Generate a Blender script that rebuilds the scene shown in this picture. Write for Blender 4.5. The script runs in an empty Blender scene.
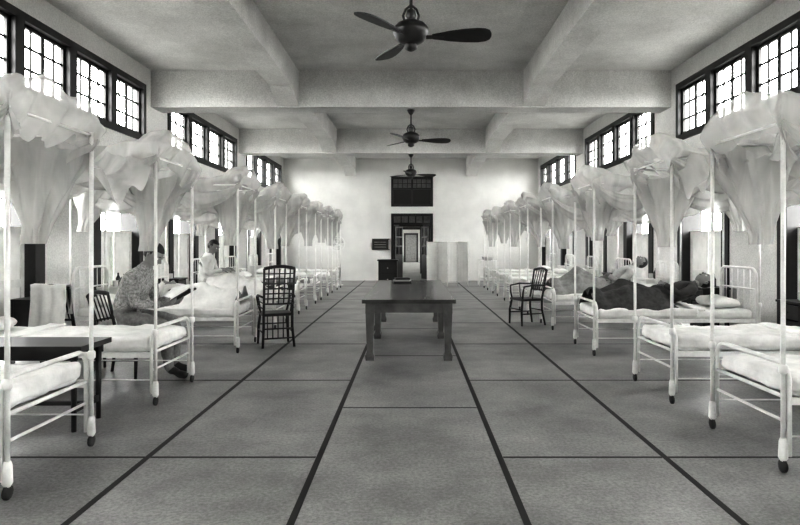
import bpy, math, random
from mathutils import Vector, Matrix, noise
random.seed(7)
sc = bpy.context.scene
V = Vector
# ------------------------------------------------------------------ materials
MATS = {}
def grey(v): return (v, v*0.998, v*0.975, 1)
def mat(name, v, rough=0.6, nscale=None, namt=0.0, bump=0.0, metal=0.0, v2=None, fine=0.0, spec=0.5, fscale=40):
    m = bpy.data.materials.new(name); m.use_nodes = True
    nt = m.node_tree; b = nt.nodes['Principled BSDF']
    b.inputs['Base Color'].default_value = grey(v)
    b.inputs['Roughness'].default_value = rough
    b.inputs['Metallic'].default_value = metal
    b.inputs['Specular IOR Level'].default_value = spec
    if nscale:
        tc = nt.nodes.new('ShaderNodeTexCoord')
        n = nt.nodes.new('ShaderNodeTexNoise'); n.inputs['Scale'].default_value = nscale
        n.inputs['Detail'].default_value = 6; n.inputs['Roughness'].default_value = 0.65
        nt.links.new(tc.outputs['Object'], n.inputs['Vector'])
        r = nt.nodes.new('ShaderNodeValToRGB')
        r.color_ramp.elements[0].position = 0.32; r.color_ramp.elements[1].position = 0.68
        lo = max(0.0, v*(1-namt)); hi = min(1.0, v*(1+namt)) if v2 is None else v2
        r.color_ramp.elements[0].color = grey(lo); r.color_ramp.elements[1].color = grey(hi)
        nt.links.new(n.outputs['Fac'], r.inputs['Fac'])
        out = r.outputs['Color']
        if fine > 0:
            n2 = nt.nodes.new('ShaderNodeTexNoise'); n2.inputs['Scale'].default_value = fscale
            n2.inputs['Detail'].default_value = 4; n2.inputs['Roughness'].default_value = 0.8
            nt.links.new(tc.outputs['Object'], n2.inputs['Vector'])
            mr = nt.nodes.new('ShaderNodeMapRange')
            mr.inputs['From Min'].default_value = 0.35; mr.inputs['From Max'].default_value = 0.65
            mr.inputs['To Min'].default_value = 1-fine; mr.inputs['To Max'].default_value = 1+fine
            nt.links.new(n2.outputs['Fac'], mr.inputs['Value'])
            mx = nt.nodes.new('ShaderNodeVectorMath'); mx.operation = 'SCALE'
            nt.links.new(out, mx.inputs[0]); nt.links.new(mr.outputs['Result'], mx.inputs['Scale'])
            out = mx.outputs['Vector']
        nt.links.new(out, b.inputs['Base Color'])
        if bump:
            bp = nt.nodes.new('ShaderNodeBump'); bp.inputs['Strength'].default_value = bump
            bp.inputs['Distance'].default_value = 0.02
            nt.links.new(n.outputs['Fac'], bp.inputs['Height'])
            nt.links.new(bp.outputs['Normal'], b.inputs['Normal'])
    MATS[name] = m
    return m
mat('plaster', 0.70, 0.9, 1.2, 0.08, 0.08, fine=0.14, fscale=45)
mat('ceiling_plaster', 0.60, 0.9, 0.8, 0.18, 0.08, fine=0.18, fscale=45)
mat('floor_cement', 0.25, 0.36, 1.3, 0.36, 0.10, fine=0.34, fscale=45)
mat('floor_joint', 0.012, 0.6)
mat('dark_wood', 0.012, 0.45, 8, 0.4)
mat('table_wood', 0.06, 0.18, 6, 0.4, fine=0.1)
mat('table_leg_wood', 0.11, 0.4, 6, 0.3)
mat('white_enamel', 0.75, 0.3, 9, 0.12)
mat('rubber', 0.02, 0.6)
mat('linen', 0.70, 0.9, 5, 0.14, 0.5)
mat('linen_grey', 0.45, 0.9, 7, 0.2, 0.3)
mat('pillow_linen', 0.78, 0.9, 6, 0.08, 0.3)
mat('dark_blanket', 0.05, 0.95, 10, 0.5, 0.4)
mat('grey_blanket', 0.25, 0.95, 10, 0.3, 0.4)
mat('fan_metal', 0.025, 0.35, 9, 0.3)
mat('fan_blade', 0.02, 0.5, 9, 0.3)
mat('skin', 0.22, 0.6, 20, 0.1)
mat('hair', 0.006, 0.6)
mat('eye', 0.02, 0.3)
mat('lip', 0.12, 0.6)
mat('dotted_jacket', 0.28, 0.9, 45, 0.6, 0.2)
mat('trousers', 0.20, 0.9, 30, 0.3, 0.2)
mat('white_shirt', 0.6, 0.9, 9, 0.1, 0.2)
mat('dark_clothes', 0.04, 0.9, 9, 0.3, 0.2)
mat('leather', 0.02, 0.5)
mat('paper', 0.75, 0.8)
mat('white_panel', 0.8, 0.7, 5, 0.08)
mat('screen_cloth', 0.8, 0.9, 4, 0.06, 0.1)
mat('ground', 0.25, 0.9, 1.5, 0.2)
mat('ceramic', 0.6, 0.2)
mat('bottle', 0.06, 0.1)
mat('dark_glass', 0.03, 0.15)
m = bpy.data.materials.new('net_gauze'); m.use_nodes = True
nt = m.node_tree; nt.nodes.clear()
o = nt.nodes.new('ShaderNodeOutputMaterial')
df = nt.nodes.new('ShaderNodeBsdfDiffuse'); df.inputs['Color'].default_value = grey(0.68)
tl = nt.nodes.new('ShaderNodeBsdfTranslucent'); tl.inputs['Color'].default_value = grey(0.66)
tr = nt.nodes.new('ShaderNodeBsdfTransparent')
m1 = nt.nodes.new('ShaderNodeMixShader'); m1.inputs[0].default_value = 0.38
m2 = nt.nodes.new('ShaderNodeMixShader')
nt.links.new(df.outputs[0], m1.inputs[1]); nt.links.new(tl.outputs[0], m1.inputs[2])
nt.links.new(m1.outputs[0], m2.inputs[1]); nt.links.new(tr.outputs[0], m2.inputs[2])
nt.links.new(m2.outputs[0], o.inputs['Surface'])
tc = nt.nodes.new('ShaderNodeTexCoord')
mp_ = nt.nodes.new('ShaderNodeMapping'); mp_.inputs['Scale'].default_value=(7,3,1.6); mp_.inputs['Rotation'].default_value=(.3,.2,.5)
nt.links.new(tc.outputs['Object'], mp_.inputs['Vector'])
nn = nt.nodes.new('ShaderNodeTexNoise'); nn.inputs['Scale'].default_value = 1.3; nn.inputs['Detail'].default_value = 3; nn.inputs['Distortion'].default_value=.5
nt.links.new(mp_.outputs['Vector'], nn.inputs['Vector'])
bp = nt.nodes.new('ShaderNodeBump'); bp.inputs['Strength'].default_value = 0.6; bp.inputs['Distance'].default_value = 0.05
nt.links.new(nn.outputs['Fac'], bp.inputs['Height'])
nt.links.new(bp.outputs['Normal'], df.inputs['Normal'])
mr = nt.nodes.new('ShaderNodeMapRange'); mr.inputs['From Min'].default_value=.3; mr.inputs['From Max'].default_value=.7
mr.inputs['To Min'].default_value=.20; mr.inputs['To Max'].default_value=.42
nt.links.new(nn.outputs['Fac'], mr.inputs['Value']); nt.links.new(mr.outputs['Result'], m2.inputs[0])
MATS['net_gauze'] = m

# ------------------------------------------------------------------ mesh builder
class MB:
    def __init__(s): s.v=[]; s.f=[]; s.m=[]; s.s=[]; s.mn=[]
    def mi(s, n):
        if n not in s.mn: s.mn.append(n)
        return s.mn.index(n)
    def add(s, vs, fs, m, smooth=True):
        o=len(s.v); k=s.mi(m)
        s.v += [tuple(p) for p in vs]
        for f in fs:
            s.f.append(tuple(i+o for i in f)); s.m.append(k); s.s.append(smooth)
    def box(s, a, b, m):
        x0,y0,z0=[min(a[i],b[i]) for i in range(3)]; x1,y1,z1=[max(a[i],b[i]) for i in range(3)]
        vs=[(x0,y0,z0),(x1,y0,z0),(x1,y1,z0),(x0,y1,z0),(x0,y0,z1),(x1,y0,z1),(x1,y1,z1),(x0,y1,z1)]
        s.add(vs,[(0,3,2,1),(4,5,6,7),(0,1,5,4),(1,2,6,5),(2,3,7,6),(3,0,4,7)],m,False)
    def obox(s, c, ax, ay, az, m):
        c=V(c); ax=V(ax); ay=V(ay); az=V(az); vs=[]
        for k in (-1,1):
            for (i,j) in ((-1,-1),(1,-1),(1,1),(-1,1)): vs.append(c+ax*i+ay*j+az*k)
        s.add(vs,[(0,3,2,1),(4,5,6,7),(0,1,5,4),(1,2,6,5),(2,3,7,6),(3,0,4,7)],m,False)
    def tube(s, pts, r, m, n=8, cap=True, closed=False, flat=None):
        pts=[V(p) for p in pts]; N=len(pts)
        rs = r if isinstance(r,(list,tuple)) else [r]*N
        vs=[]; fs=[]; nrm=None
        for i,p in enumerate(pts):
            if closed: t=(pts[(i+1)%N]-pts[i-1])
            else: t=pts[min(i+1,N-1)]-pts[max(i-1,0)]
            t.normalize()
            if nrm is None:
                nrm = V((0,0,1)) if abs(t.z)<0.9 else V((1,0,0))
            nrm = (nrm - t*nrm.dot(t)).normalized(); bn=t.cross(nrm)
            for k in range(n):
                a=2*math.pi*k/n
                vs.append(p+nrm*math.cos(a)*rs[i]+bn*math.sin(a)*rs[i]*(flat or 1))
        M = N if closed else N-1
        for i in range(M):
            j=(i+1)%N
            for k in range(n):
                fs.append((i*n+k,i*n+(k+1)%n,j*n+(k+1)%n,j*n+k))
        if cap and not closed:
            fs.append(tuple(reversed(range(n)))); fs.append(tuple((N-1)*n+k for k in range(n)))
        s.add(vs,fs,m,True)
    def lathe(s, c, prof, m, n=20, axis=None):
        c=V(c); az=V(axis).normalized() if axis else V((0,0,1))
        ax=V((1,0,0)) if abs(az.x)<0.9 else V((0,1,0)); ax=(ax-az*ax.dot(az)).normalized(); ay=az.cross(ax)
        vs=[];fs=[]
        for (r,h) in prof:
            for k in range(n):
                a=2*math.pi*k/n; vs.append(c+az*h+ax*math.cos(a)*r+ay*math.sin(a)*r)
        for i in range(len(prof)-1):
            for k in range(n): fs.append((i*n+k,i*n+(k+1)%n,(i+1)*n+(k+1)%n,(i+1)*n+k))
        fs.append(tuple(reversed(range(n)))); fs.append(tuple((len(prof)-1)*n+k for k in range(n)))
        s.add(vs,fs,m,True)
    def ball(s, c, r, m, M=None, nu=16, nv=10, fn=None, keep=None):
        vs=[];fs=[]
        for i in range(nv+1):
            th=math.pi*i/nv
            for k in range(nu):
                a=2*math.pi*k/nu
                p=V((math.sin(th)*math.cos(a),math.sin(th)*math.sin(a),math.cos(th)))
                vs.append(p)
        for i in range(nv):
            for k in range(nu):
                f=(i*nu+k,(i+1)*nu+k,(i+1)*nu+(k+1)%nu,i*nu+(k+1)%nu)
                if keep:
                    cc=(vs[f[0]]+vs[f[1]]+vs[f[2]]+vs[f[3]])/4
                    if not keep(cc): continue
                fs.append(f)
        rr = r if isinstance(r,(tuple,list)) else (r,r,r)
        out=[]
        for p in vs:
            q=V((p.x*rr[0],p.y*rr[1],p.z*rr[2]))
            if fn: q=fn(p,q)
            if M: q=M@q
            out.append(q+V(c))
        s.add(out,fs,m,True)
    def pad(s, c, half, r, m, n=12, amp=0.0, seed=0, fn=None):
        c=V(c); h=V(half)
        def samp(hh):
            e=min(r/hh,0.9); L=[-1,-1+e*.3,-1+e*.65,-1+e]
            kk=max(2,n)
            L+= [(-1+e)+(2-2*e)*i/kk for i in range(1,kk)]
            L+= [1-e,1-e*.65,1-e*.3,1]; return L
        def mp(p):
            q=V((p[0]*h.x,p[1]*h.y,p[2]*h.z)); inn=V([max(-(h[i]-r),min(h[i]-r,q[i])) for i in range(3)])
            d=q-inn
            if d.length>1e-9: q=inn+d.normalized()*r
            if amp:
                w=c+q+V((seed*3.1,seed*1.7,0))
                q=q+(d.normalized() if d.length>1e-9 else V((0,0,1)))*amp*noise.noise(w*7)
                q.z+=amp*noise.noise(w*2.3)*(1 if q.z>0 else 0)
            if fn: q=fn(q)
            return c+q
        for ax in range(3):
            a1,a2=[(1,2),(2,0),(0,1)][ax]; S1=samp(h[a1]); S2=samp(h[a2])
            for sg in (-1,1):
                vs=[];fs=[]
                for i,u in enumerate(S1):
                    for j,w in enumerate(S2):
                        p=[0,0,0]; p[ax]=sg; p[a1]=u; p[a2]=w; vs.append(mp(p))
                L=len(S2)
                for i in range(len(S1)-1):
                    for j in range(L-1):
                        f=(i*L+j,(i+1)*L+j,(i+1)*L+j+1,i*L+j+1)
                        fs.append(f if sg>0 else tuple(reversed(f)))
                s.add(vs,fs,m,True)
    def obj(s, name, loc=(0,0,0), rotz=0.0, scale=1.0):
        me=bpy.data.meshes.new(name); me.from_pydata(s.v,[],s.f)
        for n in s.mn: me.materials.append(MATS[n])
        me.polygons.foreach_set('material_index',s.m); me.polygons.foreach_set('use_smooth',s.s)
        me.update()
        ob=bpy.data.objects.new(name,me); sc.collection.objects.link(ob)
        ob.location=loc; ob.rotation_euler=(0,0,rotz); ob.scale=(scale,)*3
        return ob

# ------------------------------------------------------------------ room
W=4.75; T=0.32; Y0=-5.6; Y1=22.4; ZC=4.55; ZB=3.88
WZ0,WZ1=3.2,4.22; DZ=2.4
BAYS=[-5.6+5.6*i for i in range(5)]
win_spans=[(b+0.5,b+5.1) for b in BAYS]
door_spans=[]
for b in BAYS: door_spans += [(b+0.65,b+2.05),(b+3.45,b+4.95)]
wn=0; dn=0
for side,sg in (('left',-1),('right',1)):
    mb=MB(); x0=sg*W; x1=sg*(W+T)
    y=Y0
    for (a,b) in door_spans:
        mb.box((x0,y,0),(x1,a,DZ),'plaster'); y=b
    mb.box((x0,y,0),(x1,Y1,DZ),'plaster')
    mb.box((x0,Y0,DZ),(x1,Y1,WZ0),'plaster')
    y=Y0
    for (a,b) in win_spans:
        mb.box((x0,y,WZ0),(x1,a,WZ1),'plaster'); y=b
    mb.box((x0,y,WZ0),(x1,Y1,WZ1),'plaster')
    mb.box((x0,Y0,WZ1),(x1,Y1,ZC),'plaster')
    mb.obj('wall_'+side)
    for (a,b) in win_spans:
        wn+=1; mb=MB(); xi=x0-sg*0.03
        t=0.10; D=0.14
        mb.box((xi,a,WZ0),(xi+sg*D,b,WZ0+t),'dark_wood'); mb.box((xi,a,WZ1-t),(xi+sg*D,b,WZ1),'dark_wood')
        n=4; L=(b-a)/n
        for i in range(n+1):
            yy=a+L*i; tt=0.09
            ya=max(a,yy-tt); yb=min(b,yy+tt); mb.box((xi,ya,WZ0+t),(xi+sg*D,yb,WZ1-t),'dark_wood')
        for i in range(n):
            ya=a+L*i+0.09; yb=a+L*(i+1)-0.09; za=WZ0+t; zb=WZ1-t; xm=x0+sg*0.04
            fr=0.05
            mb.box((xm,ya,za),(xm+sg*.04,yb,za+fr),'dark_wood'); mb.box((xm,ya,zb-fr),(xm+sg*.04,yb,zb),'dark_wood')
            mb.box((xm,ya,za+fr),(xm+sg*.04,ya+fr,zb-fr),'dark_wood'); mb.box((xm,yb-fr,za+fr),(xm+sg*.04,yb,zb-fr),'dark_wood')
            for k in (1,2,3):
                w_=0.034 if k==2 else .016
                ym=ya+(yb-ya)*k/4; mb.box((xm+sg*.01,ym-w_,za+fr),(xm+sg*.03,ym+w_,zb-fr),'dark_wood')
            for k in (1,2):
                zm=za+(zb-za)*k/3; mb.box((xm+sg*.012,ya+fr,zm-.016),(xm+sg*.028,yb-fr,zm+.016),'dark_wood')
        mb.obj('window_%d'%wn)
    for (a,b) in door_spans:
        dn+=1; mb=MB(); xi=x0-sg*0.025
        t=0.10
        mb.box((xi,a,0),(x1,a+t,DZ),'dark_wood'); mb.box((xi,b-t,0),(x1,b,DZ),'dark_wood')
        mb.box((xi,a+t,DZ-t),(x1,b-t,DZ),'dark_wood')
        mb.box((xi,a-0.10,0),(x0,a,DZ+.10),'dark_wood'); mb.box((xi,b,0),(x0,b+.10,DZ+.10),'dark_wood')
        mb.box((xi,a,DZ),(x0,b,DZ+.10),'dark_wood')
        ym=(a+b)/2; xm=x0+sg*.12
        for (p,q) in ((a+t+.01,ym-.01),(ym+.01,b-t-.01)):
            mb.box((xm,p,.25),(xm+sg*.03,q,1.6),'white_panel')
            mb.box((xm-sg*.012,p,.25),(xm,p+.07,1.6),'white_enamel'); mb.box((xm-sg*.012,q-.07,.25),(xm,q,1.6),'white_enamel')
            mb.box((xm-sg*.012,p+.07,1.5),(xm,q-.07,1.6),'white_enamel'); mb.box((xm-sg*.012,p+.07,.25),(xm,q-.07,.37),'white_enamel')
            mb.box((xm-sg*.012,p+.07,.85),(xm,q-.07,.95),'white_enamel')
        mb.obj('door_%d'%dn)
    mb=MB(); y=Y0
    for (a,b) in door_spans:
        mb.box((x0,y,0),(x0-sg*.02,a-.10,.16),'dark_wood'); y=b+.10
    mb.box((x0,y,0),(x0-sg*.02,Y1,.16),'dark_wood')
    mb.obj('baseboard_'+side)

mb=MB(); mb.box((-W-T,Y0-.3,-.2),(W+T,Y1+.3,0),'floor_cement'); mb.obj('floor')
mb=MB()
JX=(-1.72,-.60,.58,1.66)
for x in JX: mb.box((x-.019,Y0,0),(x+.019,Y1,.002),'floor_joint')
for k in range(-5,9):
    y=5.1+2.35*k
    if Y0<y<Y1: mb.box((JX[1]+.022,y-.01,0),(JX[2]-.022,y+.01,.0015),'floor_joint')
    y=3.92+2.2*k
    if Y0<y<Y1:
        for (p,q) in ((-W,JX[0]-.022),(JX[0]+.022,JX[1]-.022),(JX[2]+.022,JX[3]-.022),(JX[3]+.022,W)):
            mb.box((p,y-.012,0),(q,y+.012,.0015),'floor_joint')
mb.obj('trim_floor_joints')
mb=MB(); mb.box((-W-T,Y0-.3,ZC),(W+T,Y1+.3,ZC+.25),'ceiling_plaster'); mb.obj('ceiling')
bn_=0
for yb in (0,5.6,11.2,16.8):
    bn_+=1; mb=MB(); h=.25
    mb.box((-W,yb-h,ZB),(W,yb+h,ZC),'ceiling_plaster')
    mb.obj('trim_beam_%d'%bn_)
ZG=4.12
k=0
for x in (-2.25,2.25):
    for (a,b) in ((Y0,-.25),(.25,5.35),(5.85,10.95),(11.45,16.55),(17.05,22.4)):
        k+=1; mb=MB()
        mb.box((x-.2,a,ZG),(x+.2,b,ZC),'ceiling_plaster')
        for e,d in ((a,1),(b,-1)):
            vs=[(x-.2,e,ZG),(x+.2,e,ZG),(x-.2,e+d*.6,ZG),(x+.2,e+d*.6,ZG),(x-.2,e,ZB+.02),(x+.2,e,ZB+.02)]
            mb.add(vs,[(0,2,3,1),(4,5,3,2),(0,4,2),(1,3,5),(0,1,5,4)],'ceiling_plaster',False)
        mb.obj('trim_girder_%d'%k)
DX0,DX1,DH=-.74,.82,2.5
mb=MB()
mb.box((-W-T,Y1,0),(DX0,Y1+.3,ZC),'plaster'); mb.box((DX1,Y1,0),(W+T,Y1+.3,ZC),'plaster')
mb.box((DX0,Y1,DH),(DX1,Y1+.3,2.76),'plaster'); mb.box((DX0,Y1,3.88),(DX1,Y1+.3,ZC),'plaster')
mb.obj('wall_back')
mb=MB(); mb.box((-W-T,Y0-.3,0),(W+T,Y0,ZC),'plaster'); mb.obj('wall_front')
mb=MB(); yf=Y1-.03
mb.box((DX0,yf,0),(DX0+.1,Y1+.3,DH),'dark_wood'); mb.box((DX1-.1,yf,0),(DX1,Y1+.3,DH),'dark_wood')
mb.box((DX0+.1,yf,DH-.1),(DX1-.1,Y1+.3,DH),'dark_wood')
mb.box((DX0+.1,yf+.05,2.08),(DX1-.1,Y1+.1,2.16),'dark_wood')
for k in range(1,5):
    xx=DX0+.1+(DX1-DX0-.2)*k/5; mb.box((xx-.02,yf+.06,2.16),(xx+.02,Y1+.08,DH-.1),'dark_wood')
for sx in (1,-1):
    hx=(DX0+.12) if sx>0 else (DX1-.12)
    a0=V((hx,Y1+.3,0)); dr=V((sx*.42,.90,0)); dr.normalize(); nn_=V((-dr.y,dr.x,0))*.02
    Lw=.66
    def bar(s0,s1,z0,z1):
        mb.obox(a0+dr*((s0+s1)/2)+V((0,0,(z0+z1)/2)),dr*((s1-s0)/2),nn_,V((0,0,(z1-z0)/2)),'dark_wood')
    bar(0,Lw,.02,.9)
    for zz in (.9,1.25,1.6,1.98): bar(0,Lw,zz,zz+.06)
    for ss in (0,.30,.60): bar(ss,ss+.06,.9,2.05)
mb.obj('door_%d'%(dn+1))
mb=MB()
mb.box((DX0,yf,2.76),(DX1,Y1+.12,2.86),'dark_wood'); mb.box((DX0,yf,3.78),(DX1,Y1+.12,3.88),'dark_wood')
mb.box((DX0,yf,2.86),(DX0+.08,Y1+.12,3.78),'dark_wood'); mb.box((DX1-.08,yf,2.86),(DX1,Y1+.12,3.78),'dark_wood')
mb.box((DX0+.08,Y1+.05,2.86),(DX1-.08,Y1+.08,3.45),'dark_glass')
mb.box((DX0+.08,yf+.02,3.4),(DX1-.08,Y1+.1,3.46),'dark_wood')
mb.box((DX0+.08,Y1+.055,3.46),(DX1-.08,Y1+.075,3.78),'grey_blanket')
for k in range(1,8):
    xx=DX0+.08+(DX1-DX0-.16)*k/8; w_=.03 if k==4 else .012
    mb.box((xx-w_,yf+.02,2.86 if k==4 else 3.46),(xx+w_,Y1+.1,3.78),'dark_wood')
mb.box((DX0+.08,yf+.02,3.61),(DX1-.08,Y1+.1,3.63),'dark_wood')
mb.obj('window_%d'%(wn+1))
mb=MB(); mb.box((-1.8,Y1+.3,-.2),(1.8,44,0),'floor_cement'); mb.obj('floor_corridor')
mb=MB(); mb.box((-1.8,Y1+.3,3.2),(1.8,44,3.4),'ceiling_plaster'); mb.obj('ceiling_corridor')
for side,sg in (('corridor_left',-1),('corridor_right',1)):
    mb=MB(); y=Y1+.3
    for (a,b) in ((24.6,25.1),(30,31),(36,37.6),(40,41.5)):
        mb.box((sg*1.8,y,0),(sg*2.0,a,3.2),'plaster'); mb.box((sg*1.8,a,0),(sg*2.0,b,1.0),'plaster'); mb.box((sg*1.8,a,2.2),(sg*2.0,b,3.2),'plaster'); y=b
    mb.box((sg*1.8,y,0),(sg*2.0,44,3.2),'plaster'); mb.obj('wall_'+side)
mb=MB(); mb.box((-1.8,44,0),(1.8,44.2,3.2),'plaster'); mb.obj('wall_corridor_end')
for i,(yy,hw,hh) in enumerate(((27.5,.42,2.15),(33.5,.50,2.15),(43.9,.4,2.0))):
    mb=MB()
    if i<2:
        mb.box((-1.8,yy,0),(-hw,yy+.2,3.2),'grey_blanket'); mb.box((hw,yy,0),(1.8,yy+.2,3.2),'grey_blanket'); mb.box((-hw,yy,hh),(hw,yy+.2,3.2),'grey_blanket')
    else:
        mb.box((-hw,yy,0),(hw,yy+.08,hh),'grey_blanket')
    mb.box((-hw-.12,yy-.03,0),(-hw,yy,hh+.12),'dark_wood'); mb.box((hw,yy-.03,0),(hw+.12,yy,hh+.12),'dark_wood'); mb.box((-hw,yy-.03,hh),(hw,yy,hh+.12),'dark_wood')
    mb.obj('door_%d'%(dn+2+i))
mb=MB(); mb.box((-60,-50,-.4),(60,80,-.2),'ground'); mb.obj('ground')

# ------------------------------------------------------------------ beds
def bed(sg, yc, xf, seed, blanket='linen', cover=None, width=.43, pillow=True):
    mb=MB(); xh=4.32; hw=width; E='white_enamel'
    X=lambda x: sg*x
    for x in (xf,xh):
        for s in (-1,1):
            mb.tube([(X(x),yc+s*hw,.07),(X(x),yc+s*hw,2.16)],.0145,E,8)
            mb.lathe((X(x),yc+s*hw,.60),[(.018,0),(.027,.01),(.027,.05),(.018,.06)],E,10)
            mb.lathe((X(x),yc+s*hw,.09),[(.015,-.02),(.028,0),(.024,.1),(.018,.12)],E,10)
            mb.lathe((X(x)-.012,yc+s*hw,.04),[(.02,0),(.04,.004),(.04,.02),(.02,.024)],'rubber',12,axis=(1,0,0))
    for s in (-1,1): mb.tube([(X(xf),yc+s*hw,2.14),(X(xh),yc+s*hw,2.14)],.009,E,6)
    for x in (xf,xh): mb.tube([(X(x),yc-hw,2.14),(X(x),yc+hw,2.14)],.009,E,6)
    def loop(x,zt,r):
        pts=[(X(x),yc-hw,.1)]; rr=.11
        for k in range(7):
            a=math.pi/2*k/6; pts.append((X(x),yc-hw+rr-rr*math.cos(a),zt-rr+rr*math.sin(a)))
        for k in range(7):
            a=math.pi/2*(1-k/6); pts.append((X(x),yc+hw-rr+rr*math.cos(a),zt-rr+rr*math.sin(a)))
        pts.append((X(x),yc+hw,.1)); mb.tube(pts,r,E,8)
    loop(xf+.035,.66,.017); loop(xh-.035,1.08,.017)
    mb.tube([(X(xf+.035),yc-hw,.30),(X(xf+.035),yc+hw,.30)],.011,E,6)
    mb.tube([(X(xf+.035),yc-hw,.45),(X(xf+.035),yc+hw,.45)],.014,E,6)
    for z in (.45,.82): mb.tube([(X(xh-.035),yc-hw,z),(X(xh-.035),yc+hw,z)],.011,E,6)
    for k in range(1,6):
        y=yc-hw+2*hw*k/6; mb.tube([(X(xh-.035),y,.45),(X(xh-.035),y,1.07)],.007,E,6)
    for s in (-1,1):
        mb.box((X(xf+.04),yc+s*(hw-.015)-.012,.41),(X(xh-.04),yc+s*(hw-.015)+.012,.455),E)
        mb.tube([(X(xf+.04),yc+s*hw,.22),(X(xh-.04),yc+s*hw,.22)],.006,E,6)
    cx=X((xf+.07+xh-.06)/2); hl=(xh-xf-.13)/2
    mb.box((cx-hl,yc-hw+.03,.425),(cx+hl,yc+hw-.03,.445),'grey_blanket')
    mb.pad((cx,yc,.505),(hl,hw-.02,.06),.045,blanket,18,.016,seed)
    c0=xf+(.12 if cover else .06); c1=xf+(1.15 if cover else 1.3)
    mb.pad((X((c0+c1)/2),yc,.525),((c1-c0)/2,hw-.005,.055),.035,cover or 'linen',20,.026,seed+5)
    # folded sheet edge across the bed
    mb.pad((X(c1+.02),yc,.575),(.09,hw-.03,.022),.018,'pillow_linen',12,.016,seed+8)
    if pillow:
        def pf(q):
            q.z*= (1-.55*max(abs(q.x)/.17,abs(q.y)/.3)**3); return q
        mb.pad((X(xh-.30),yc,.63),(.17,.30,.075),.07,'pillow_linen',8,.02,seed+2,fn=pf)
    return mb.obj('hospital_bed')

def net(sg, yc, xf, seed, hw=.46, side=1):
    mb=MB(); xh=4.34; x0=xf-.03; x1=xh
    rnd=random.Random(seed)
    ov=.32; n1=90; n2=64
    ph=rnd.uniform(0,6); L=(x1-x0)
    vs=[];fs=[]
    for i in range(n1+1):
        a=-ov+(L+2*ov)*i/n1
        for j in range(n2+1):
            b=-hw-ov+(2*hw+2*ov)*j/n2
            ca=max(0,min(L,a)); cb=max(-hw,min(hw,b))
            da=abs(a-ca); db=abs(b-cb); dd=math.sqrt(da*da+db*db)
            tt=ca/L
            w=V((a+seed*5.3,b,seed*2.1))
            scal=.36+.60*abs(math.sin(math.pi*tt*2+ph))+.7*max(0,noise.noise(V((ca*1.1+seed*7,cb*1.5,seed))))
            u=1-(abs(cb)/hw)**2.2
            end=math.exp(-(ca/.38)**2); end2=math.exp(-((L-ca)/.35)**2)
            top=2.165 + .16*end*(.5+.7*u) + .08*end2*u + u*(.05*noise.noise(w*1.7)) - .32*u*math.sin(math.pi*min(1,max(0,(tt-.10)/.90)))**.8*(.8+.5*noise.noise(w*1.2))
            wx=w.x+.2*noise.noise(w*1.2); wy=w.y+.2*noise.noise(w*1.2+V((5,0,0)))
            sr=lambda q: (1-min(1,abs(noise.noise(q))*2.4)**1.2)
            fold=.045*sr(V((wx*1.1+wy*.8,wy*3.6,w.z)))+.030*sr(V((wx*2.2-wy*1.4,wy*6.5,w.z+9)))+.018*noise.noise(V((wx*5.0-wy*2.5,wy*2.5,w.z+4)))
            z=top+fold-dd*scal
            out=.04+.05*noise.noise(w*3)+(.030*math.sin(a*18+ph+3*noise.noise(w*2)) if db>da else .030*math.sin(b*21+ph))
            ox=oy=0
            if dd>1e-6:
                k=min(1,dd/.12); g=max(0,dd-.10)*.62
                ox=(a-ca)/dd*(out*k-g); oy=(b-cb)/dd*(out*k-g)
            vs.append((sg*(x0+ca+ox),yc+cb+oy,z))
    for i in range(n1):
        for j in range(n2):
            p=i*(n2+1)+j; fs.append((p,p+1,p+n2+2,p+n2+1))
    mb.add(vs,fs,'net_gauze',True)
    for (cx,cy,wx,len_) in ((x0+.34,yc+side*(hw-.02),.27,.76+rnd.uniform(-.1,.12)),(x1-.35,yc-side*hw,.2,.6)):
        vs=[];fs=[];nv=26;nu=56; ph2=rnd.uniform(0,6); sk=rnd.uniform(-.12,.16)
        for i in range(nv+1):
            t=i/nv
            ww=wx*(1-t)**1.1+.04+.035*max(0,t-.8)*5
            wy=.06*(1-t)**.6+.028
            for k in range(nu):
                a=2*math.pi*k/nu
                rr=1+.20*math.sin(a*8+ph2+t*2.5)+.12*math.sin(a*13-t*4)
                vs.append((sg*(cx+sk*t+ww*rr*math.cos(a)+.02*noise.noise(V((t*4,k*.3,seed)))),cy+wy*rr*math.sin(a),2.14-len_*t-.10*abs(math.sin(math.cos(a)*2+ph2))*(1-t)))
        for i in range(nv):
            for k in range(nu): fs.append((i*nu+k,i*nu+(k+1)%nu,(i+1)*nu+(k+1)%nu,(i+1)*nu+k))
        mb.add(vs,fs,'net_gauze',True)
    for s in (-1,1):
        nx=40
        for (p,q,sag,r0) in ((x0,x0+L*.45,.22+rnd.uniform(-.05,.1),.055),(x0+L*.42,x1,.30+rnd.uniform(-.08,.1),.055)):
            vs=[];fs=[];nu=28; ph3=rnd.uniform(0,6)
            for i in range(nx+1):
                t=i/nx; r=.015+r0*math.sin(math.pi*t)**.8
                c=V((sg*(p+(q-p)*t),yc+s*hw+.02*math.sin(t*7+ph3),2.13-sag*4*t*(1-t)))
                for k in range(nu):
                    a=2*math.pi*k/nu
                    rr=r*(1+.22*math.sin(a*5+t*3+ph3)+.08*math.sin(a*9-t*4))
                    vs.append((c.x,c.y+.75*rr*math.cos(a),c.z+1.3*rr*math.sin(a)))
            for i in range(nx):
                for k in range(nu): fs.append((i*nu+k,i*nu+(k+1)%nu,(i+1)*nu+(k+1)%nu,(i+1)*nu+k))
            mb.add(vs,fs,'net_gauze',True)
    return mb.obj('mosquito_net')

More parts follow.
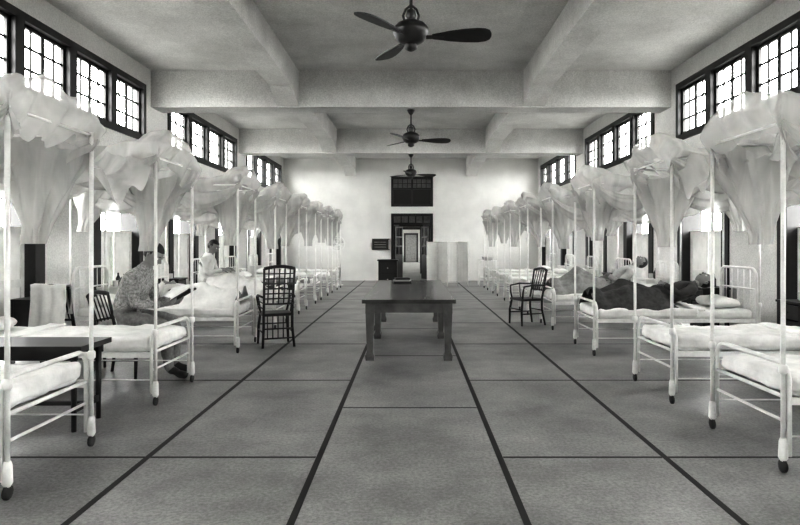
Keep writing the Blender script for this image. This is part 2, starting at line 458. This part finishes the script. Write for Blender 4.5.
LB=[3.70,5.60,8.05,10.15,12.2,14.25,16.3,18.3]
RB=[4.09,5.65,7.87,10.05,12.1,14.15,16.2,18.2]
for i,y in enumerate(LB):
    bed(-1,y,2.2,11+i,cover='dark_blanket' if i in (4,) else ('grey_blanket' if i==5 else None))
    net(-1,y,2.2,3.3+i*1.7)
for i,y in enumerate(RB):
    bed(1,y,2.27,31+i,cover='grey_blanket' if i in (4,) else None)
    net(1,y,2.27,9.1+i*1.9)
def bridge(sg, xf, ya, yb, seed):
    mb=MB(); n1=40;n2=40; vs=[];fs=[]
    for i in range(n1+1):
        t=i/n1; y=ya+(yb-ya)*t
        for j in range(n2+1):
            u=j/n2; x=xf+.02+u*1.25
            w=V((x*1.3+seed,y*1.3,seed))
            sag=.30*4*t*(1-t)*(.8+.4*u)
            z=2.17-sag-.10*u+.05*(1-min(1,abs(noise.noise(V((w.x*3.5,w.y*1.2,seed))))*2.2))+.03*noise.noise(w*4)
            if u<.12: z-=(.12-u)*1.6*(1+.3*math.sin(t*14+seed))
            if u>.85: z-=(u-.85)*1.5
            vs.append((sg*x,y,z))
    for i in range(n1):
        for j in range(n2):
            p=i*(n2+1)+j; fs.append((p,p+1,p+n2+2,p+n2+1))
    mb.add(vs,fs,'net_gauze',True); mb.obj('mosquito_net')
bridge(-1,2.2,LB[0]+.47,LB[1]-.47,2.3)
bridge(1,2.27,RB[0]+.47,RB[1]-.47,5.1)

# ------------------------------------------------------------------ chairs & furniture
def chair(name, loc, rotz, m='dark_wood', hb=.92, arms=False, towel=False, sh=.45, lattice=False):
    mb=MB(); w=.21; d=.21
    mb.pad((0,0,sh-.015),(d,w,.02),.018,m,4)
    lean=.10 if lattice else .07
    for s in (-1,1):
        mb.tube([(d-.03,s*(w-.03),sh-.02),(d-.0,s*(w-.01),.25),(d+.0,s*(w),0.0)],[.018,.02,.015],m,8)
        mb.tube([(-d-.03,s*w,0),(-d+.02,s*(w-.02),sh*.6),(-d+.02,s*(w-.02),sh),(-d-.02,s*(w-.02),sh+.2),(-d-lean,s*(w-.01),hb)],[.016,.019,.019,.017,.015],m,8)
        mb.tube([(d-.0,s*(w-.01),.2),(-d+.0,s*(w-.01),.2)],.010,m,6)
        if arms:
            mb.tube([(-d-.03,s*(w-.0),sh+.23),(0,s*(w+.03),sh+.24),(d-.03,s*(w+.02),sh+.21),(d-.02,s*w,sh+.1),(d-.03,s*(w-.03),sh)],.015,m,8)
            mb.tube([(0,s*(w-.01),sh),(0,s*(w+.025),sh+.23)],.010,m,6)
    mb.tube([(d,-w+.02,.27),(d,w-.02,.27)],.010,m,6); mb.tube([(-d,-w+.02,.25),(-d,w-.02,.25)],.010,m,6)
    pts=[]
    for k in range(9):
        t=k/8; pts.append((-d-lean-.03*math.sin(math.pi*t),-w+.01+2*(w-.01)*t,hb+.03*math.sin(math.pi*t)))
    mb.tube(pts,.022,m,8)
    mb.tube([(p[0]+.05,p[1],sh+.14) for p in pts],.012,m,6)
    for k in range(1,6):
        y=-w+2*w*k/6
        mb.tube([(-d+.0,y,sh+.13),(-d-lean-.02,y,hb)],.010 if lattice else .008,m,6)
    if lattice:
        for k in range(1,7):
            z=sh+.14+(hb-sh-.14)*k/7
            mb.tube([(-d-.02-lean*k/7,-w+.02,z),(-d-.02-lean*k/7,w-.02,z)],.009,m,6)
        for s in (-1,1):
            for zz in (sh+.08,sh+.15): mb.tube([(-d,s*(w-.0),zz),(d,s*(w-.0),zz)],.008,m,6)
        for k in range(1,6):
            y=-w+2*w*k/6
            mb.tube([(-d+.02,y,.12),(-d+.02,y,sh-.02)],.008,m,6)
        mb.tube([(-d+.01,-w+.02,.12),(-d+.01,w-.02,.12)],.010,m,6)
    if towel:
        vs=[];fs=[];n=20;mm=16
        for i in range(n+1):
            t=i/n; arc=-.50+.84*t
            for j in range(mm+1):
                y=-w-.02+2*(w+.02)*j/mm
                if abs(arc)<.03: x=-d-lean-.02+arc; z=hb+.05
                else:
                    s=1 if arc>0 else -1
                    x=-d-lean-.02+s*(.040+.012*math.sin(y*40+s)+.03*abs(arc)); z=hb+.05-(abs(arc)-.03)
                vs.append((x,y+.01*math.sin(arc*9),z+.02*math.sin(y*12)*abs(arc)))
        for i in range(n):
            for j in range(mm):
                p=i*(mm+1)+j; fs.append((p,p+1,p+mm+2,p+mm+1))
        mb.add(vs,fs,'linen',True)
    return mb.obj(name,loc,rotz)
chair('wooden_chair',(-3.02,6.33,0),0,m='dark_wood',hb=.85,sh=.45)
chair('wooden_chair',(-3.70,6.60,0),math.radians(75),hb=.92,towel=True)
chair('wooden_armchair',(-1.86,8.25,0),math.radians(112),hb=1.06,arms=True,lattice=True,sh=.45)
chair('wooden_armchair',(1.99,10.35,0),math.radians(200),hb=.93,arms=True,lattice=False)

mb=MB()
mb.box((-3.55,4.40,.60),(-2.42,4.85,.64),'dark_wood')
for x in (-3.5,-2.5):
    for y in (4.45,4.80): mb.tube([(x,y,.60),(x,y,0)],[.025,.018],'dark_wood',8)
mb.box((-3.5,4.43,.53),(-2.47,4.45,.60),'dark_wood'); mb.box((-3.5,4.80,.53),(-2.47,4.82,.60),'dark_wood')
mb.box((-3.5,4.61,.15),(-2.5,4.64,.18),'dark_wood')
for x in (-3.5,-2.5): mb.box((x-.012,4.45,.14),(x+.012,4.80,.19),'dark_wood')
mb.obj('wooden_bench')

def locker(x,y,rot,m='white_panel'):
    mb=MB(); w=.2;d=.19;h=.72
    for a in (-1,1):
        for b in (-1,1): mb.box((a*w-.018*a-.018,b*d-.018*b-.018,0),(a*w-.018*a+.018,b*d-.018*b+.018,h),m)
    mb.box((-w-.02,-d-.02,h),(w+.02,d+.02,h+.025),m)
    mb.box((-w+.01,-d+.01,.16),(w-.01,d-.01,.19),m); mb.box((-w+.02,-d+.012,.19),(w-.02,-d+.03,h-.2),m)
    mb.box((-w+.012,-d+.03,.19),(-w+.03,d-.02,h),m); mb.box((w-.03,-d+.03,.19),(w-.012,d-.02,h),m); mb.box((-w+.02,d-.03,.19),(w-.02,d-.012,h),m)
    mb.box((-w+.03,-d-.005,h-.18),(w-.03,-d+.02,h-.02),m)
    mb.lathe((0,-d-.005,h-.1),[(.006,0),(.014,.012),(.008,.024)],'dark_wood',8,axis=(0,-1,0))
    mb.lathe((w*.6,-d+.012,h-.38),[(.006,0),(.014,.012),(.008,.024)],'dark_wood',8,axis=(0,-1,0))
    mb.lathe((-.06,0,h+.025),[(.035,0),(.04,.01),(.042,.09),(.036,.09),(.034,.02)],'ceramic',12)
    mb.lathe((.08,.03,h+.025),[(.03,0),(.033,.02),(.033,.12),(.012,.16),(.012,.2)],'bottle',12)
    mb.obj('bedside_locker',(x,y,0),rot)
for i in range(1,len(LB)-1):
    locker(-4.45,(LB[i]+LB[i+1])/2+(.32 if i==1 else 0),math.radians(90),'dark_wood' if i in(1,3) else 'white_panel')
for i in range(1,len(RB)-1):
    locker(4.45,(RB[i]+RB[i+1])/2,math.radians(-90),'dark_wood' if i in (1,2,4) else 'white_panel')

mb=MB(); tx0,tx1,ty0,ty1,th=-.58,.53,7.08,10.8,.73
mb.box((tx0,ty0,th-.045),(tx1,ty1,th),'table_wood')
i_=.06
mb.box((tx0+i_,ty0+i_,th-.16),(tx1-i_,ty0+i_+.03,th-.045),'table_leg_wood'); mb.box((tx0+i_,ty1-i_-.03,th-.16),(tx1-i_,ty1-i_,th-.045),'table_leg_wood')
mb.box((tx0+i_,ty0+i_+.03,th-.16),(tx0+i_+.03,ty1-i_-.03,th-.045),'table_leg_wood'); mb.box((tx1-i_-.03,ty0+i_+.03,th-.16),(tx1-i_,ty1-i_-.03,th-.045),'table_leg_wood')
for x in (tx0+.09,tx1-.09):
    for y in (ty0+.1,8.82,9.0,ty1-.1):
        for (z0,z1,r0,r1) in ((0,.05,.048,.055),(.05,.10,.055,.036),(.10,.56,.036,.05),(.56,th-.045,.052,.052)):
            vs=[(x-r0,y-r0,z0),(x+r0,y-r0,z0),(x+r0,y+r0,z0),(x-r0,y+r0,z0),(x-r1,y-r1,z1),(x+r1,y-r1,z1),(x+r1,y+r1,z1),(x-r1,y+r1,z1)]
            mb.add(vs,[(0,3,2,1),(4,5,6,7),(0,1,5,4),(1,2,6,5),(2,3,7,6),(3,0,4,7)],'table_leg_wood',False)
mb.obj('long_table')
mb=MB(); z=th
for k,(w,d,h,m_,r) in enumerate(((.15,.11,.03,'leather',.1),(.14,.1,.025,'linen_grey',-.15),(.12,.09,.03,'leather',.2))):
    mb.obox((0,0,z+h/2),(w*math.cos(r),w*math.sin(r),0),(-d*math.sin(r),d*math.cos(r),0),(0,0,h/2),m_)
    mb.obox((0.004,0,z+h/2),(w*math.cos(r),w*math.sin(r),0),(-(d-.006)*math.sin(r),(d-.006)*math.cos(r),0),(0,0,h/2-.005),'paper'); z+=h
mb.obj('book_stack',(-.15,10.1,0))
mb=MB()
mb.box((-.28,-.2,.1),(.28,.2,.86),'dark_wood'); mb.box((-.31,-.23,.86),(.31,.23,.90),'dark_wood')
for a in (-1,1):
    for b in (-1,1): mb.tube([(a*.22,b*.16,.1),(a*.23,b*.17,0)],[.025,.018],'dark_wood',8)
for z_ in (.16,.50):
    mb.box((-.24,-.215,z_),(.24,-.2,z_+.3),'leather'); mb.lathe((0,-.215,z_+.15),[(.008,0),(.016,.012),(.01,.025)],'ceramic',8,axis=(0,-1,0))
mb.obj('wooden_cabinet',(-.70,18.2,0))
mb=MB(); mb.box((-1.33,Y1-.05,1.18),(-.76,Y1-.03,1.52),'dark_glass')
mb.box((-1.37,Y1-.06,1.14),(-.72,Y1-.001,1.18),'dark_wood'); mb.box((-1.37,Y1-.06,1.52),(-.72,Y1-.001,1.56),'dark_wood'); mb.box((-1.37,Y1-.06,1.18),(-1.33,Y1-.001,1.52),'dark_wood')
for k in range(3): mb.box((-1.29,Y1-.053,1.24+.09*k),(-.85,Y1-.05,1.26+.09*k),'grey_blanket')
nb=mb.obj('notice_board',(-.08,0,0))
mb=MB(); px=[(.52,19.35),(.86,19.6),(1.18,19.35),(1.52,19.6),(1.84,19.38)]
for k in range(4):
    a=V((px[k][0],px[k][1],0)); b=V((px[k+1][0],px[k+1][1],0)); d=(b-a).normalized()
    mb.tube([a+V((0,0,0)),a+V((0,0,1.46))],.016,'white_enamel',8)
    if k==3: mb.tube([b,b+V((0,0,1.46))],.016,'white_enamel',8)
    for z_ in (.12,1.43): mb.tube([a+V((0,0,z_)),b+V((0,0,z_))],.010,'white_enamel',6)
    n=V((-d.y,d.x,0)); vs=[];fs=[];NN=24
    for i in range(NN+1):
        for z_ in (.14,.8,1.42):
            p=a+(b-a)*(.04+.92*i/NN)+n*.012*math.sin(i*1.6); vs.append((p.x,p.y,z_))
    for i in range(NN):
        for j in range(2): fs.append((i*3+j,(i+1)*3+j,(i+1)*3+j+1,i*3+j+1))
    mb.add(vs,fs,'screen_cloth',True)
mb.obj('folding_screen')
mb=MB(); mb.lathe((0,0,0),[(.2,0),(.2,.02),(.05,.05),(.02,.08),(.018,1.15),(.03,1.17)],'white_enamel',18)
mb.lathe((0,.02,1.36),[(.05,0),(.07,.03),(.07,.12),(.03,.16)],'white_enamel',14,axis=(0,1,0))
mb.tube([(0,.06,1.16),(0,.06,1.33)],.018,'white_enamel',8)
for r,yy in ((.25,-.04),(.17,-.09),(.09,-.11),(.25,.03)):
    mb.tube([(r*math.cos(a*math.pi/12),yy,1.38+r*math.sin(a*math.pi/12)) for a in range(24)],.007,'white_enamel',6,closed=True)
for k in range(12):
    a=k*math.pi/6; mb.tube([(0,-.12,1.38),(.14*math.cos(a),-.1,1.38+.14*math.sin(a)),(.25*math.cos(a),-.04,1.38+.25*math.sin(a)),(.25*math.cos(a),.03,1.38+.25*math.sin(a))],.004,'white_enamel',5)
for k in range(4):
    a=k*math.pi/2+.4; c=V((math.cos(a),0,math.sin(a))); t_=V((-math.sin(a),.4,math.cos(a)))
    p=V((0,-.03,1.38)); mb.add([p+c*.03-t_*.02,p+c*.2-t_*.07,p+c*.21+t_*.05,p+c*.03+t_*.02],[(0,1,2,3)],'linen_grey',False)
mb.obj('pedestal_fan',(-2.45,19.9,0))
mb=MB()
for a in (-.3,.3):
    for b in (-.2,.2): mb.tube([(a,b,0),(a,b,.82)],.014,'white_enamel',8)
for z_ in (.25,.8): mb.box((-.3,-.2,z_),(.3,.2,z_+.02),'white_enamel')
mb.lathe((0,0,.82),[(.1,0),(.17,.04),(.2,.11),(.21,.12),(.19,.115),(.15,.04),(.08,.015)],'ceramic',20)
mb.lathe((0,0,.27),[(.1,0),(.13,.1),(.12,.24),(.1,.26),(.1,.24)],'ceramic',16)
mb.obj('washstand',(2.55,19.9,0))

# ------------------------------------------------------------------ ceiling fans
def ceil_fan(y, base):
    mb=MB(); zb=3.32; F='fan_metal'
    mb.lathe((0,0,ZB),[(.075,0),(.07,-.02),(.045,-.06),(.02,-.09)],F,18)
    mb.tube([(0,0,ZB-.05),(0,0,zb+.26)],.015,F,10)
    mb.tube([(0,0,zb+.3),(.05,0,zb+.26),(.075,0,zb+.2),(.05,0,zb+.12)],.012,F,8)
    mb.tube([(0,0,zb+.3),(-.05,0,zb+.26),(-.075,0,zb+.2),(-.05,0,zb+.12)],.012,F,8)
    mb.lathe((0,0,zb+.2),[(.0,0.06),(.04,.05),(.05,.0),(.035,-.03),(.03,-.06)],F,16)
    mb.lathe((0,0,zb),[(.03,.17),(.07,.15),(.13,.12),(.165,.08),(.17,.04),(.15,.01),(.14,-.02),(.10,-.05),(.05,-.065)],F,28)
    mb.lathe((0,0,zb-.06),[(.05,0),(.06,-.02),(.055,-.05),(.02,-.07)],'leather',18)
    for k in range(3):
        a=math.radians(base+120*k); c=V((math.cos(a),math.sin(a),0)); t=V((-math.sin(a),math.cos(a),0)); u=V((0,0,1))
        tt=(t*math.cos(.24)-u*math.sin(.24)); up=c.cross(tt)
        mb.obox(c*.22+u*(zb-.005),c*.09,tt*.022,up*.006,F)
        outl=[(.20,.035),(.28,.055),(.36,.08),(.50,.105),(.62,.112),(.69,.10),(.73,.07),(.745,.02)]
        vs=[]
        for (r,w) in outl: vs.append(c*r+tt*w+u*zb+up*.005)
        for (r,w) in reversed(outl): vs.append(c*r-tt*w*.92+u*zb+up*.005)
        n=len(vs); vs2=[v-up*.012 for v in vs]
        fs=[tuple(range(n)),tuple(reversed(range(n,2*n)))]+[(i,i+n,(i+1)%n+n,(i+1)%n) for i in range(n)]
        mb.add(vs+vs2,fs,'fan_blade',False)
    mb.obj('ceiling_fan',(0,y,0))
ceil_fan(5.6,-6); ceil_fan(11.2,5); ceil_fan(16.8,20)

# ------------------------------------------------------------------ people
def add_head(mb, c, fwd, up, hair=True):
    fwd=V(fwd).normalized(); up=V(up); up=(up-fwd*up.dot(fwd)).normalized(); left=up.cross(fwd)
    M=Matrix((fwd,left,up)).transposed()
    def fn(p,q):
        z=p.z
        if z<0:
            k=1-.32*(-z)**1.3; q.y*=k
            if p.x>0: q.x=q.x*(1-.08*(-z))+.012*(-z)
            else: q.x*=1-.35*(-z)
        if p.x>.4:
            for s in (-1,1):
                d=(p.y-s*.40)**2*9+(z-.0)**2*30
                q.x-=.012*math.exp(-d*2)
            q.x+=.006*math.exp(-((z-.18)**2)*60)*math.exp(-(p.y**2)*4)
            q.x+=.004*math.exp(-((z+.55)**2)*80-(p.y**2)*12)
        return q
    mb.ball(c,(.095,.076,.118),'skin',M,28,22,fn)
    R=lambda x,y,z: V(c)+M@V((x,y,z))
    mb.tube([R(.083,0,.012),R(.098,0,-.012),R(.108,0,-.028),R(.092,0,-.04)],[.008,.011,.014,.009],'skin',10)
    for s in (-1,1):
        mb.ball(R(.078,s*.030,.001),.0115,'paper',None,10,8); mb.ball(R(.0865,s*.030,.001),.0052,'eye',None,8,6)
        mb.tube([R(.086,s*.046,.006),R(.091,s*.030,.011),R(.088,s*.016,.006)],.0035,'skin',6)
        mb.tube([R(.083,s*.052,.022),R(.094,s*.034,.028),R(.094,s*.014,.023)],[.002,.0045,.003],'hair',6)
        mb.ball(R(-.004,s*.077,-.005),(.017,.008,.032),'skin',M,12,8)
        mb.ball(R(-.002,s*.083,-.003),(.008,.004,.018),'lip',M,8,6)
    mb.tube([R(.080,-.024,-.060),R(.090,0,-.057),R(.080,.024,-.060)],[.003,.0055,.003],'lip',6)
    mb.tube([R(.079,-.02,-.067),R(.089,0,-.067),R(.079,.02,-.067)],[.003,.006,.003],'lip',6)
    if hair:
        def hf(p,q):
            if p.z<0 and p.x<0: q.x*=1-.3*(-p.z)
            if p.z<0: q.y*=1-.2*(-p.z)
            return q*(1+.02*noise.noise(p*9))
        mb.ball(R(-.004,0,.008),(.099,.083,.119),'hair',M,28,20,hf,keep=lambda p:(p.z>.42) or (p.x<.12 and p.z>.05) or (p.x<-.25 and p.z>-.5))
def add_hand(mb, w, d, n, side, curl=.6, sc_=1.0):
    d=V(d).normalized(); n=V(n); n=(n-d*n.dot(d)).normalized(); l=d.cross(n)*side; w=V(w)
    M=Matrix((d,l,n)).transposed()
    mb.ball(w+d*.047*sc_,(.052*sc_,.041*sc_,.016*sc_),'skin',M,14,10)
    mb.tube([w-d*.03,w+d*.02],[.026*sc_,.028*sc_],'skin',10,flat=.8)
    for k,(off,L) in enumerate(((.030,.074),(.010,.082),(-.010,.076),(-.029,.060))):
        p=w+d*.078*sc_+l*off*sc_; a=0; pts=[w+d*.05*sc_+l*off*.8*sc_,p]
        for q,fr in enumerate((.45,.32,.23)):
            a+=curl*(.9 if q==0 else .75)
            p=p+(d*math.cos(a)+n*math.sin(a))*L*fr*sc_; pts.append(p)
        mb.tube(pts,[.0085*sc_,.0095*sc_,.0085*sc_,.0078*sc_,.006*sc_],'skin',8)
    b=w+d*.02*sc_+l*.03*sc_
    mb.tube([b-l*.01,b+l*.018+d*.018,b+l*.026+d*.042+n*.012,b+l*.022+d*.064+n*.024],[.012*sc_,.0125*sc_,.010*sc_,.007*sc_],'skin',8)
def human(name, J, top, bot, foot, head_f, head_up, hands, loc, rotz=0, thick=1.0, scale=1.0, quilt=None):
    names=['pelvis','belly','chest','upper','neck','skull']
    rad={'pelvis':.135,'belly':.125,'chest':.14,'upper':.105,'neck':.052,'skull':.05,'hip':.095,'thigh':.088,'knee':.065,'calf':.06,'ankle':.042,'ball':.036,'toe':.028,
         'sh':.066,'uarm':.056,'el':.046,'wr':.034}
    verts=[];edges=[];idx={}
    def av(k,p): idx[k]=len(verts); verts.append(tuple(p))
    for n in names: av(n,J[n])
    for a,b in zip(names,names[1:]): edges.append((idx[a],idx[b]))
    for s in 'LR':
        hp,kn,an,to=[V(q) for q in J['leg'+s]]
        sh,el,wr=[V(q) for q in J['arm'+s]]
        chain=[('hip',hp),('thigh',hp.lerp(kn,.45)),('knee',kn),('calf',kn.lerp(an,.35)),('ankle',an),('ball',an.lerp(to,.6)+V((0,0,-.01))),('toe',to)]
        prev='pelvis'
        for n,p in chain: av(n+s,p); edges.append((idx[prev],idx[n+s])); prev=n+s
        chain=[('sh',sh),('uarm',sh.lerp(el,.5)),('el',el),('wr',wr)]; prev='upper'
        for n,p in chain: av(n+s,p); edges.append((idx[prev],idx[n+s])); prev=n+s
    me=bpy.data.meshes.new(name+'_sk'); me.from_pydata(verts,edges,[]); ob=bpy.data.objects.new(name+'_sk',me); sc.collection.objects.link(ob)
    ob.modifiers.new('Skin','SKIN'); sv=me.skin_vertices[0].data
    for k,i in idx.items():
        r=rad[k.rstrip('LR') if k not in rad else k]*thick
        sv[i].radius=(r,r); sv[i].use_root=(k=='pelvis')
    sb=ob.modifiers.new('Sub','SUBSURF'); sb.levels=2; sb.render_levels=2
    dg=bpy.context.evaluated_depsgraph_get(); dg.update(); ev=ob.evaluated_get(dg); m2=bpy.data.meshes.new_from_object(ev)
    mb=MB()
    vs=[v.co.copy() for v in m2.vertices]
    vn=[v.normal.copy() for v in m2.vertices]
    vs=[p+n*(.012*noise.noise(p*13)+.006*noise.noise(p*30)) for p,n in zip(vs,vn)]
    inv={i:k for k,i in idx.items()}
    def seg(p,a,b):
        a=V(a);b=V(b);t=max(0,min(1,(p-a).dot(b-a)/max(1e-9,(b-a).length_squared))); return (p-(a+(b-a)*t)).length
    groups={top:[],bot:[],'skin':[],foot:[]}
    for pl in m2.polygons:
        c=V((0,0,0))
        for i in pl.vertices: c+=vs[i]
        c/=len(pl.vertices); best=None
        for (a,b) in edges:
            na,nb=inv[a],inv[b]; d=seg(c,verts[a],verts[b])-.6*min(rad[na.rstrip('LR') if na not in rad else na],rad[nb.rstrip('LR') if nb not in rad else nb])
            if best is None or d<best[0]: best=(d,na,nb)
        nb=best[2]; k=nb.rstrip('LR') if nb not in rad else nb
        if k in ('ball','toe'): g=foot
        elif k=='skull': g='skin'
        elif k=='neck' and (c-V(J['neck'])).length<.055: g='skin'
        elif k in ('hip','thigh','knee','calf','ankle'): g=bot
        else: g=top
        groups[g].append(tuple(pl.vertices))
    mb.v+=[tuple(p) for p in vs]
    for g,fl in groups.items():
        k=mb.mi(g)
        for f in fl: mb.f.append(f); mb.m.append(k); mb.s.append(True)
    add_head(mb,J['head'],head_f,head_up)
    for s in 'LR':
        dd,nn_,sd,cu=hands[s]; add_hand(mb,J['arm'+s][2],dd,nn_,sd,cu)
    nk=V(J['neck']); ax=(V(J['skull'])-V(J['upper'])).normalized(); b1=ax.cross(V((0,1,0))).normalized(); b2=ax.cross(b1)
    mb.tube([nk-ax*.035+b1*.062*math.cos(a*math.pi/8)+b2*.066*math.sin(a*math.pi/8) for a in range(16)],.012,top,6,closed=True)
    bpy.data.objects.remove(ob)
    if quilt:
        m_,xa,xb=quilt; vs=[];fs=[];n1=60;n2=34
        segs=[]
        for s in 'LR':
            L_=J['leg'+s]
            for p,q,r in ((L_[0],L_[1],.13),(L_[1],L_[2],.10),(L_[2],L_[3],.08)): segs.append((V(p),V(q),r))
        segs.append((V(J['pelvis']),V(J['belly']),.16))
        for i in range(n1+1):
            x=xa+(xb-xa)*i/n1
            for j in range(n2+1):
                y=-.41+.82*j/n2; z=.012
                for (p,q,r) in segs:
                    for t in (0,.12,.25,.37,.5,.62,.75,.87,1):
                        c=p.lerp(q,t); d2=(x-c.x)**2+(y-c.y)**2
                        z=max(z,(c.z+r*.95+.01)*math.exp(-d2/(2*(.13**2)))*1.0 if d2>.004 else c.z+r*.9)
                z+=.012*noise.noise(V((x*9,y*12,3)))+.008
                if abs(y)>.38: z-= (abs(y)-.38)*1.5
                vs.append((x,y,z))
        W2=n2+1
        for _ in range(3):
            ns=list(vs)
            for i in range(1,n1):
                for j in range(1,n2):
                    z=(vs[(i-1)*W2+j][2]+vs[(i+1)*W2+j][2]+vs[i*W2+j-1][2]+vs[i*W2+j+1][2]+2*vs[i*W2+j][2])/6
                    ns[i*W2+j]=(vs[i*W2+j][0],vs[i*W2+j][1],max(z,vs[i*W2+j][2]*.97))
            vs=ns
        for i in range(n1):
            for j in range(n2): p=i*W2+j; fs.append((p,p+1,p+W2+1,p+W2))
        mb.add(vs,fs,m_,True)
    return mb.obj(name,loc,rotz,scale)

J=dict(pelvis=(0,0,.585),belly=(.03,0,.72),chest=(.10,0,.87),upper=(.17,0,1.01),neck=(.215,0,1.095),skull=(.25,0,1.15),head=(.285,0,1.205),
 legL=[(.07,.10,.56),(.46,.12,.53),(.44,.12,.09),(.62,.13,.035)],legR=[(.07,-.10,.56),(.45,-.13,.52),(.50,-.13,.09),(.68,-.15,.035)],
 armL=[(.16,.17,.985),(.22,.23,.73),(.44,.12,.72)],armR=[(.16,-.17,.985),(.20,-.23,.73),(.42,-.12,.72)])
human('seated_man',J,'dotted_jacket','trousers','leather',(.82,-.12,-.55),(.5,0,.85),
 {'L':((.9,-.35,.15),(-.1,-.6,.75),-1,.45),'R':((.9,.35,.15),(-.1,.6,.75),1,.45)},(-3.02,6.33,0),scale=1.06,thick=1.12)
mb=MB()
for s in (-1,1):
    vs=[];fs=[]
    for i in range(7):
        t=i/6
        for z_ in (0,1):
            vs.append((.50+z_*.17,s*t*.13,.755+z_*.10+.03*math.sin(t*math.pi*.9)))
    for i in range(6): fs.append((i*2,i*2+1,i*2+3,i*2+2))
    mb.add(vs,fs,'paper',True); mb.add([(a,b,c-.012) for a,b,c in vs],fs,'leather',True)
mb.obj('open_book',(-3.02,6.33,0),0,1.06)

def lying(name,loc,rotz,top,bot,knee=.28,prop=.10,foot='skin',quilt=None):
    J=dict(pelvis=(0,0,.12),belly=(.14,0,.125),chest=(.28,0,.13+prop*.5),upper=(.42,0,.14+prop),neck=(.50,0,.16+prop*1.2),skull=(.56,0,.18+prop*1.3),head=(.62,0,.19+prop*1.4),
     legL=[(-.08,.10,.11),(-.42,.13,knee+.08),(-.74,.12,.07),(-.80,.13,.16)],legR=[(-.08,-.10,.11),(-.44,-.12,knee*.5+.08),(-.80,-.12,.07),(-.86,-.14,.16)],
     armL=[(.40,.17,.13+prop),(.16,.25,.17),(.10,.10,.30)],armR=[(.40,-.17,.13+prop),(.18,-.25,.17),(.06,-.10,.29)])
    return human(name,J,top,bot,foot,(.25-1.0*prop*2,-.25,1),(1,0,.3),{'L':((-.3,-.9,-.1),(0,0,-1),1,.3),'R':((-.3,.9,-.1),(0,0,-1),-1,.3)},loc,rotz,quilt=quilt)
MZ=.578
lying('reclining_patient',(3.22,7.87,MZ),0,'dark_clothes','dark_clothes',.14,.10,quilt=('dark_blanket',-.90,.12))
lying('reclining_patient',(3.22,10.05,MZ),0,'linen_grey','dark_clothes',.22,.22,quilt=('grey_blanket',-.90,.1))
lying('reclining_patient',(-3.17,8.05,MZ),math.pi,'white_shirt','dark_clothes',.10,.08,quilt=('linen',-.90,.1))
J=dict(pelvis=(0,0,.13),belly=(-.03,0,.27),chest=(-.02,0,.42),upper=(.03,0,.56),neck=(.06,0,.645),skull=(.08,0,.70),head=(.105,0,.76),
 legL=[(.08,.10,.11),(.40,.14,.22),(.68,.12,.07),(.76,.13,.14)],legR=[(.08,-.10,.11),(.42,-.13,.18),(.76,-.12,.07),(.84,-.13,.14)],
 armL=[(.02,.17,.54),(.10,.23,.32),(.32,.12,.38)],armR=[(.02,-.17,.54),(.08,-.23,.32),(.30,-.12,.38)])
human('patient_sitting_in_bed',J,'white_shirt','linen_grey','skin',(.85,-.1,-.35),(.3,0,.9),
 {'L':((.9,-.3,0),(0,-.5,-.8),1,.4),'R':((.9,.3,0),(0,.5,-.8),-1,.4)},(-3.45,10.15,MZ),quilt=('linen',.05,1.0))

# ------------------------------------------------------------------ world, camera
w=bpy.data.worlds.new('overcast_sky'); sc.world=w; w.use_nodes=True
bg=w.node_tree.nodes['Background']; bg.inputs['Color'].default_value=(1,.998,.985,1); bg.inputs['Strength'].default_value=16.0
cam=bpy.data.cameras.new('camera'); co=bpy.data.objects.new('camera',cam); sc.collection.objects.link(co)
co.location=(0,0,1.4); co.rotation_euler=(math.pi/2,0,0)
cam.sensor_width=36; cam.lens=27; cam.shift_x=-11/800; cam.shift_y=-19.5/800; cam.clip_start=.05
sc.camera=co
sc.view_settings.view_transform='Standard'
sc.view_settings.look='None'
sc.view_settings.exposure=0.92
sc.view_settings.gamma=0.74
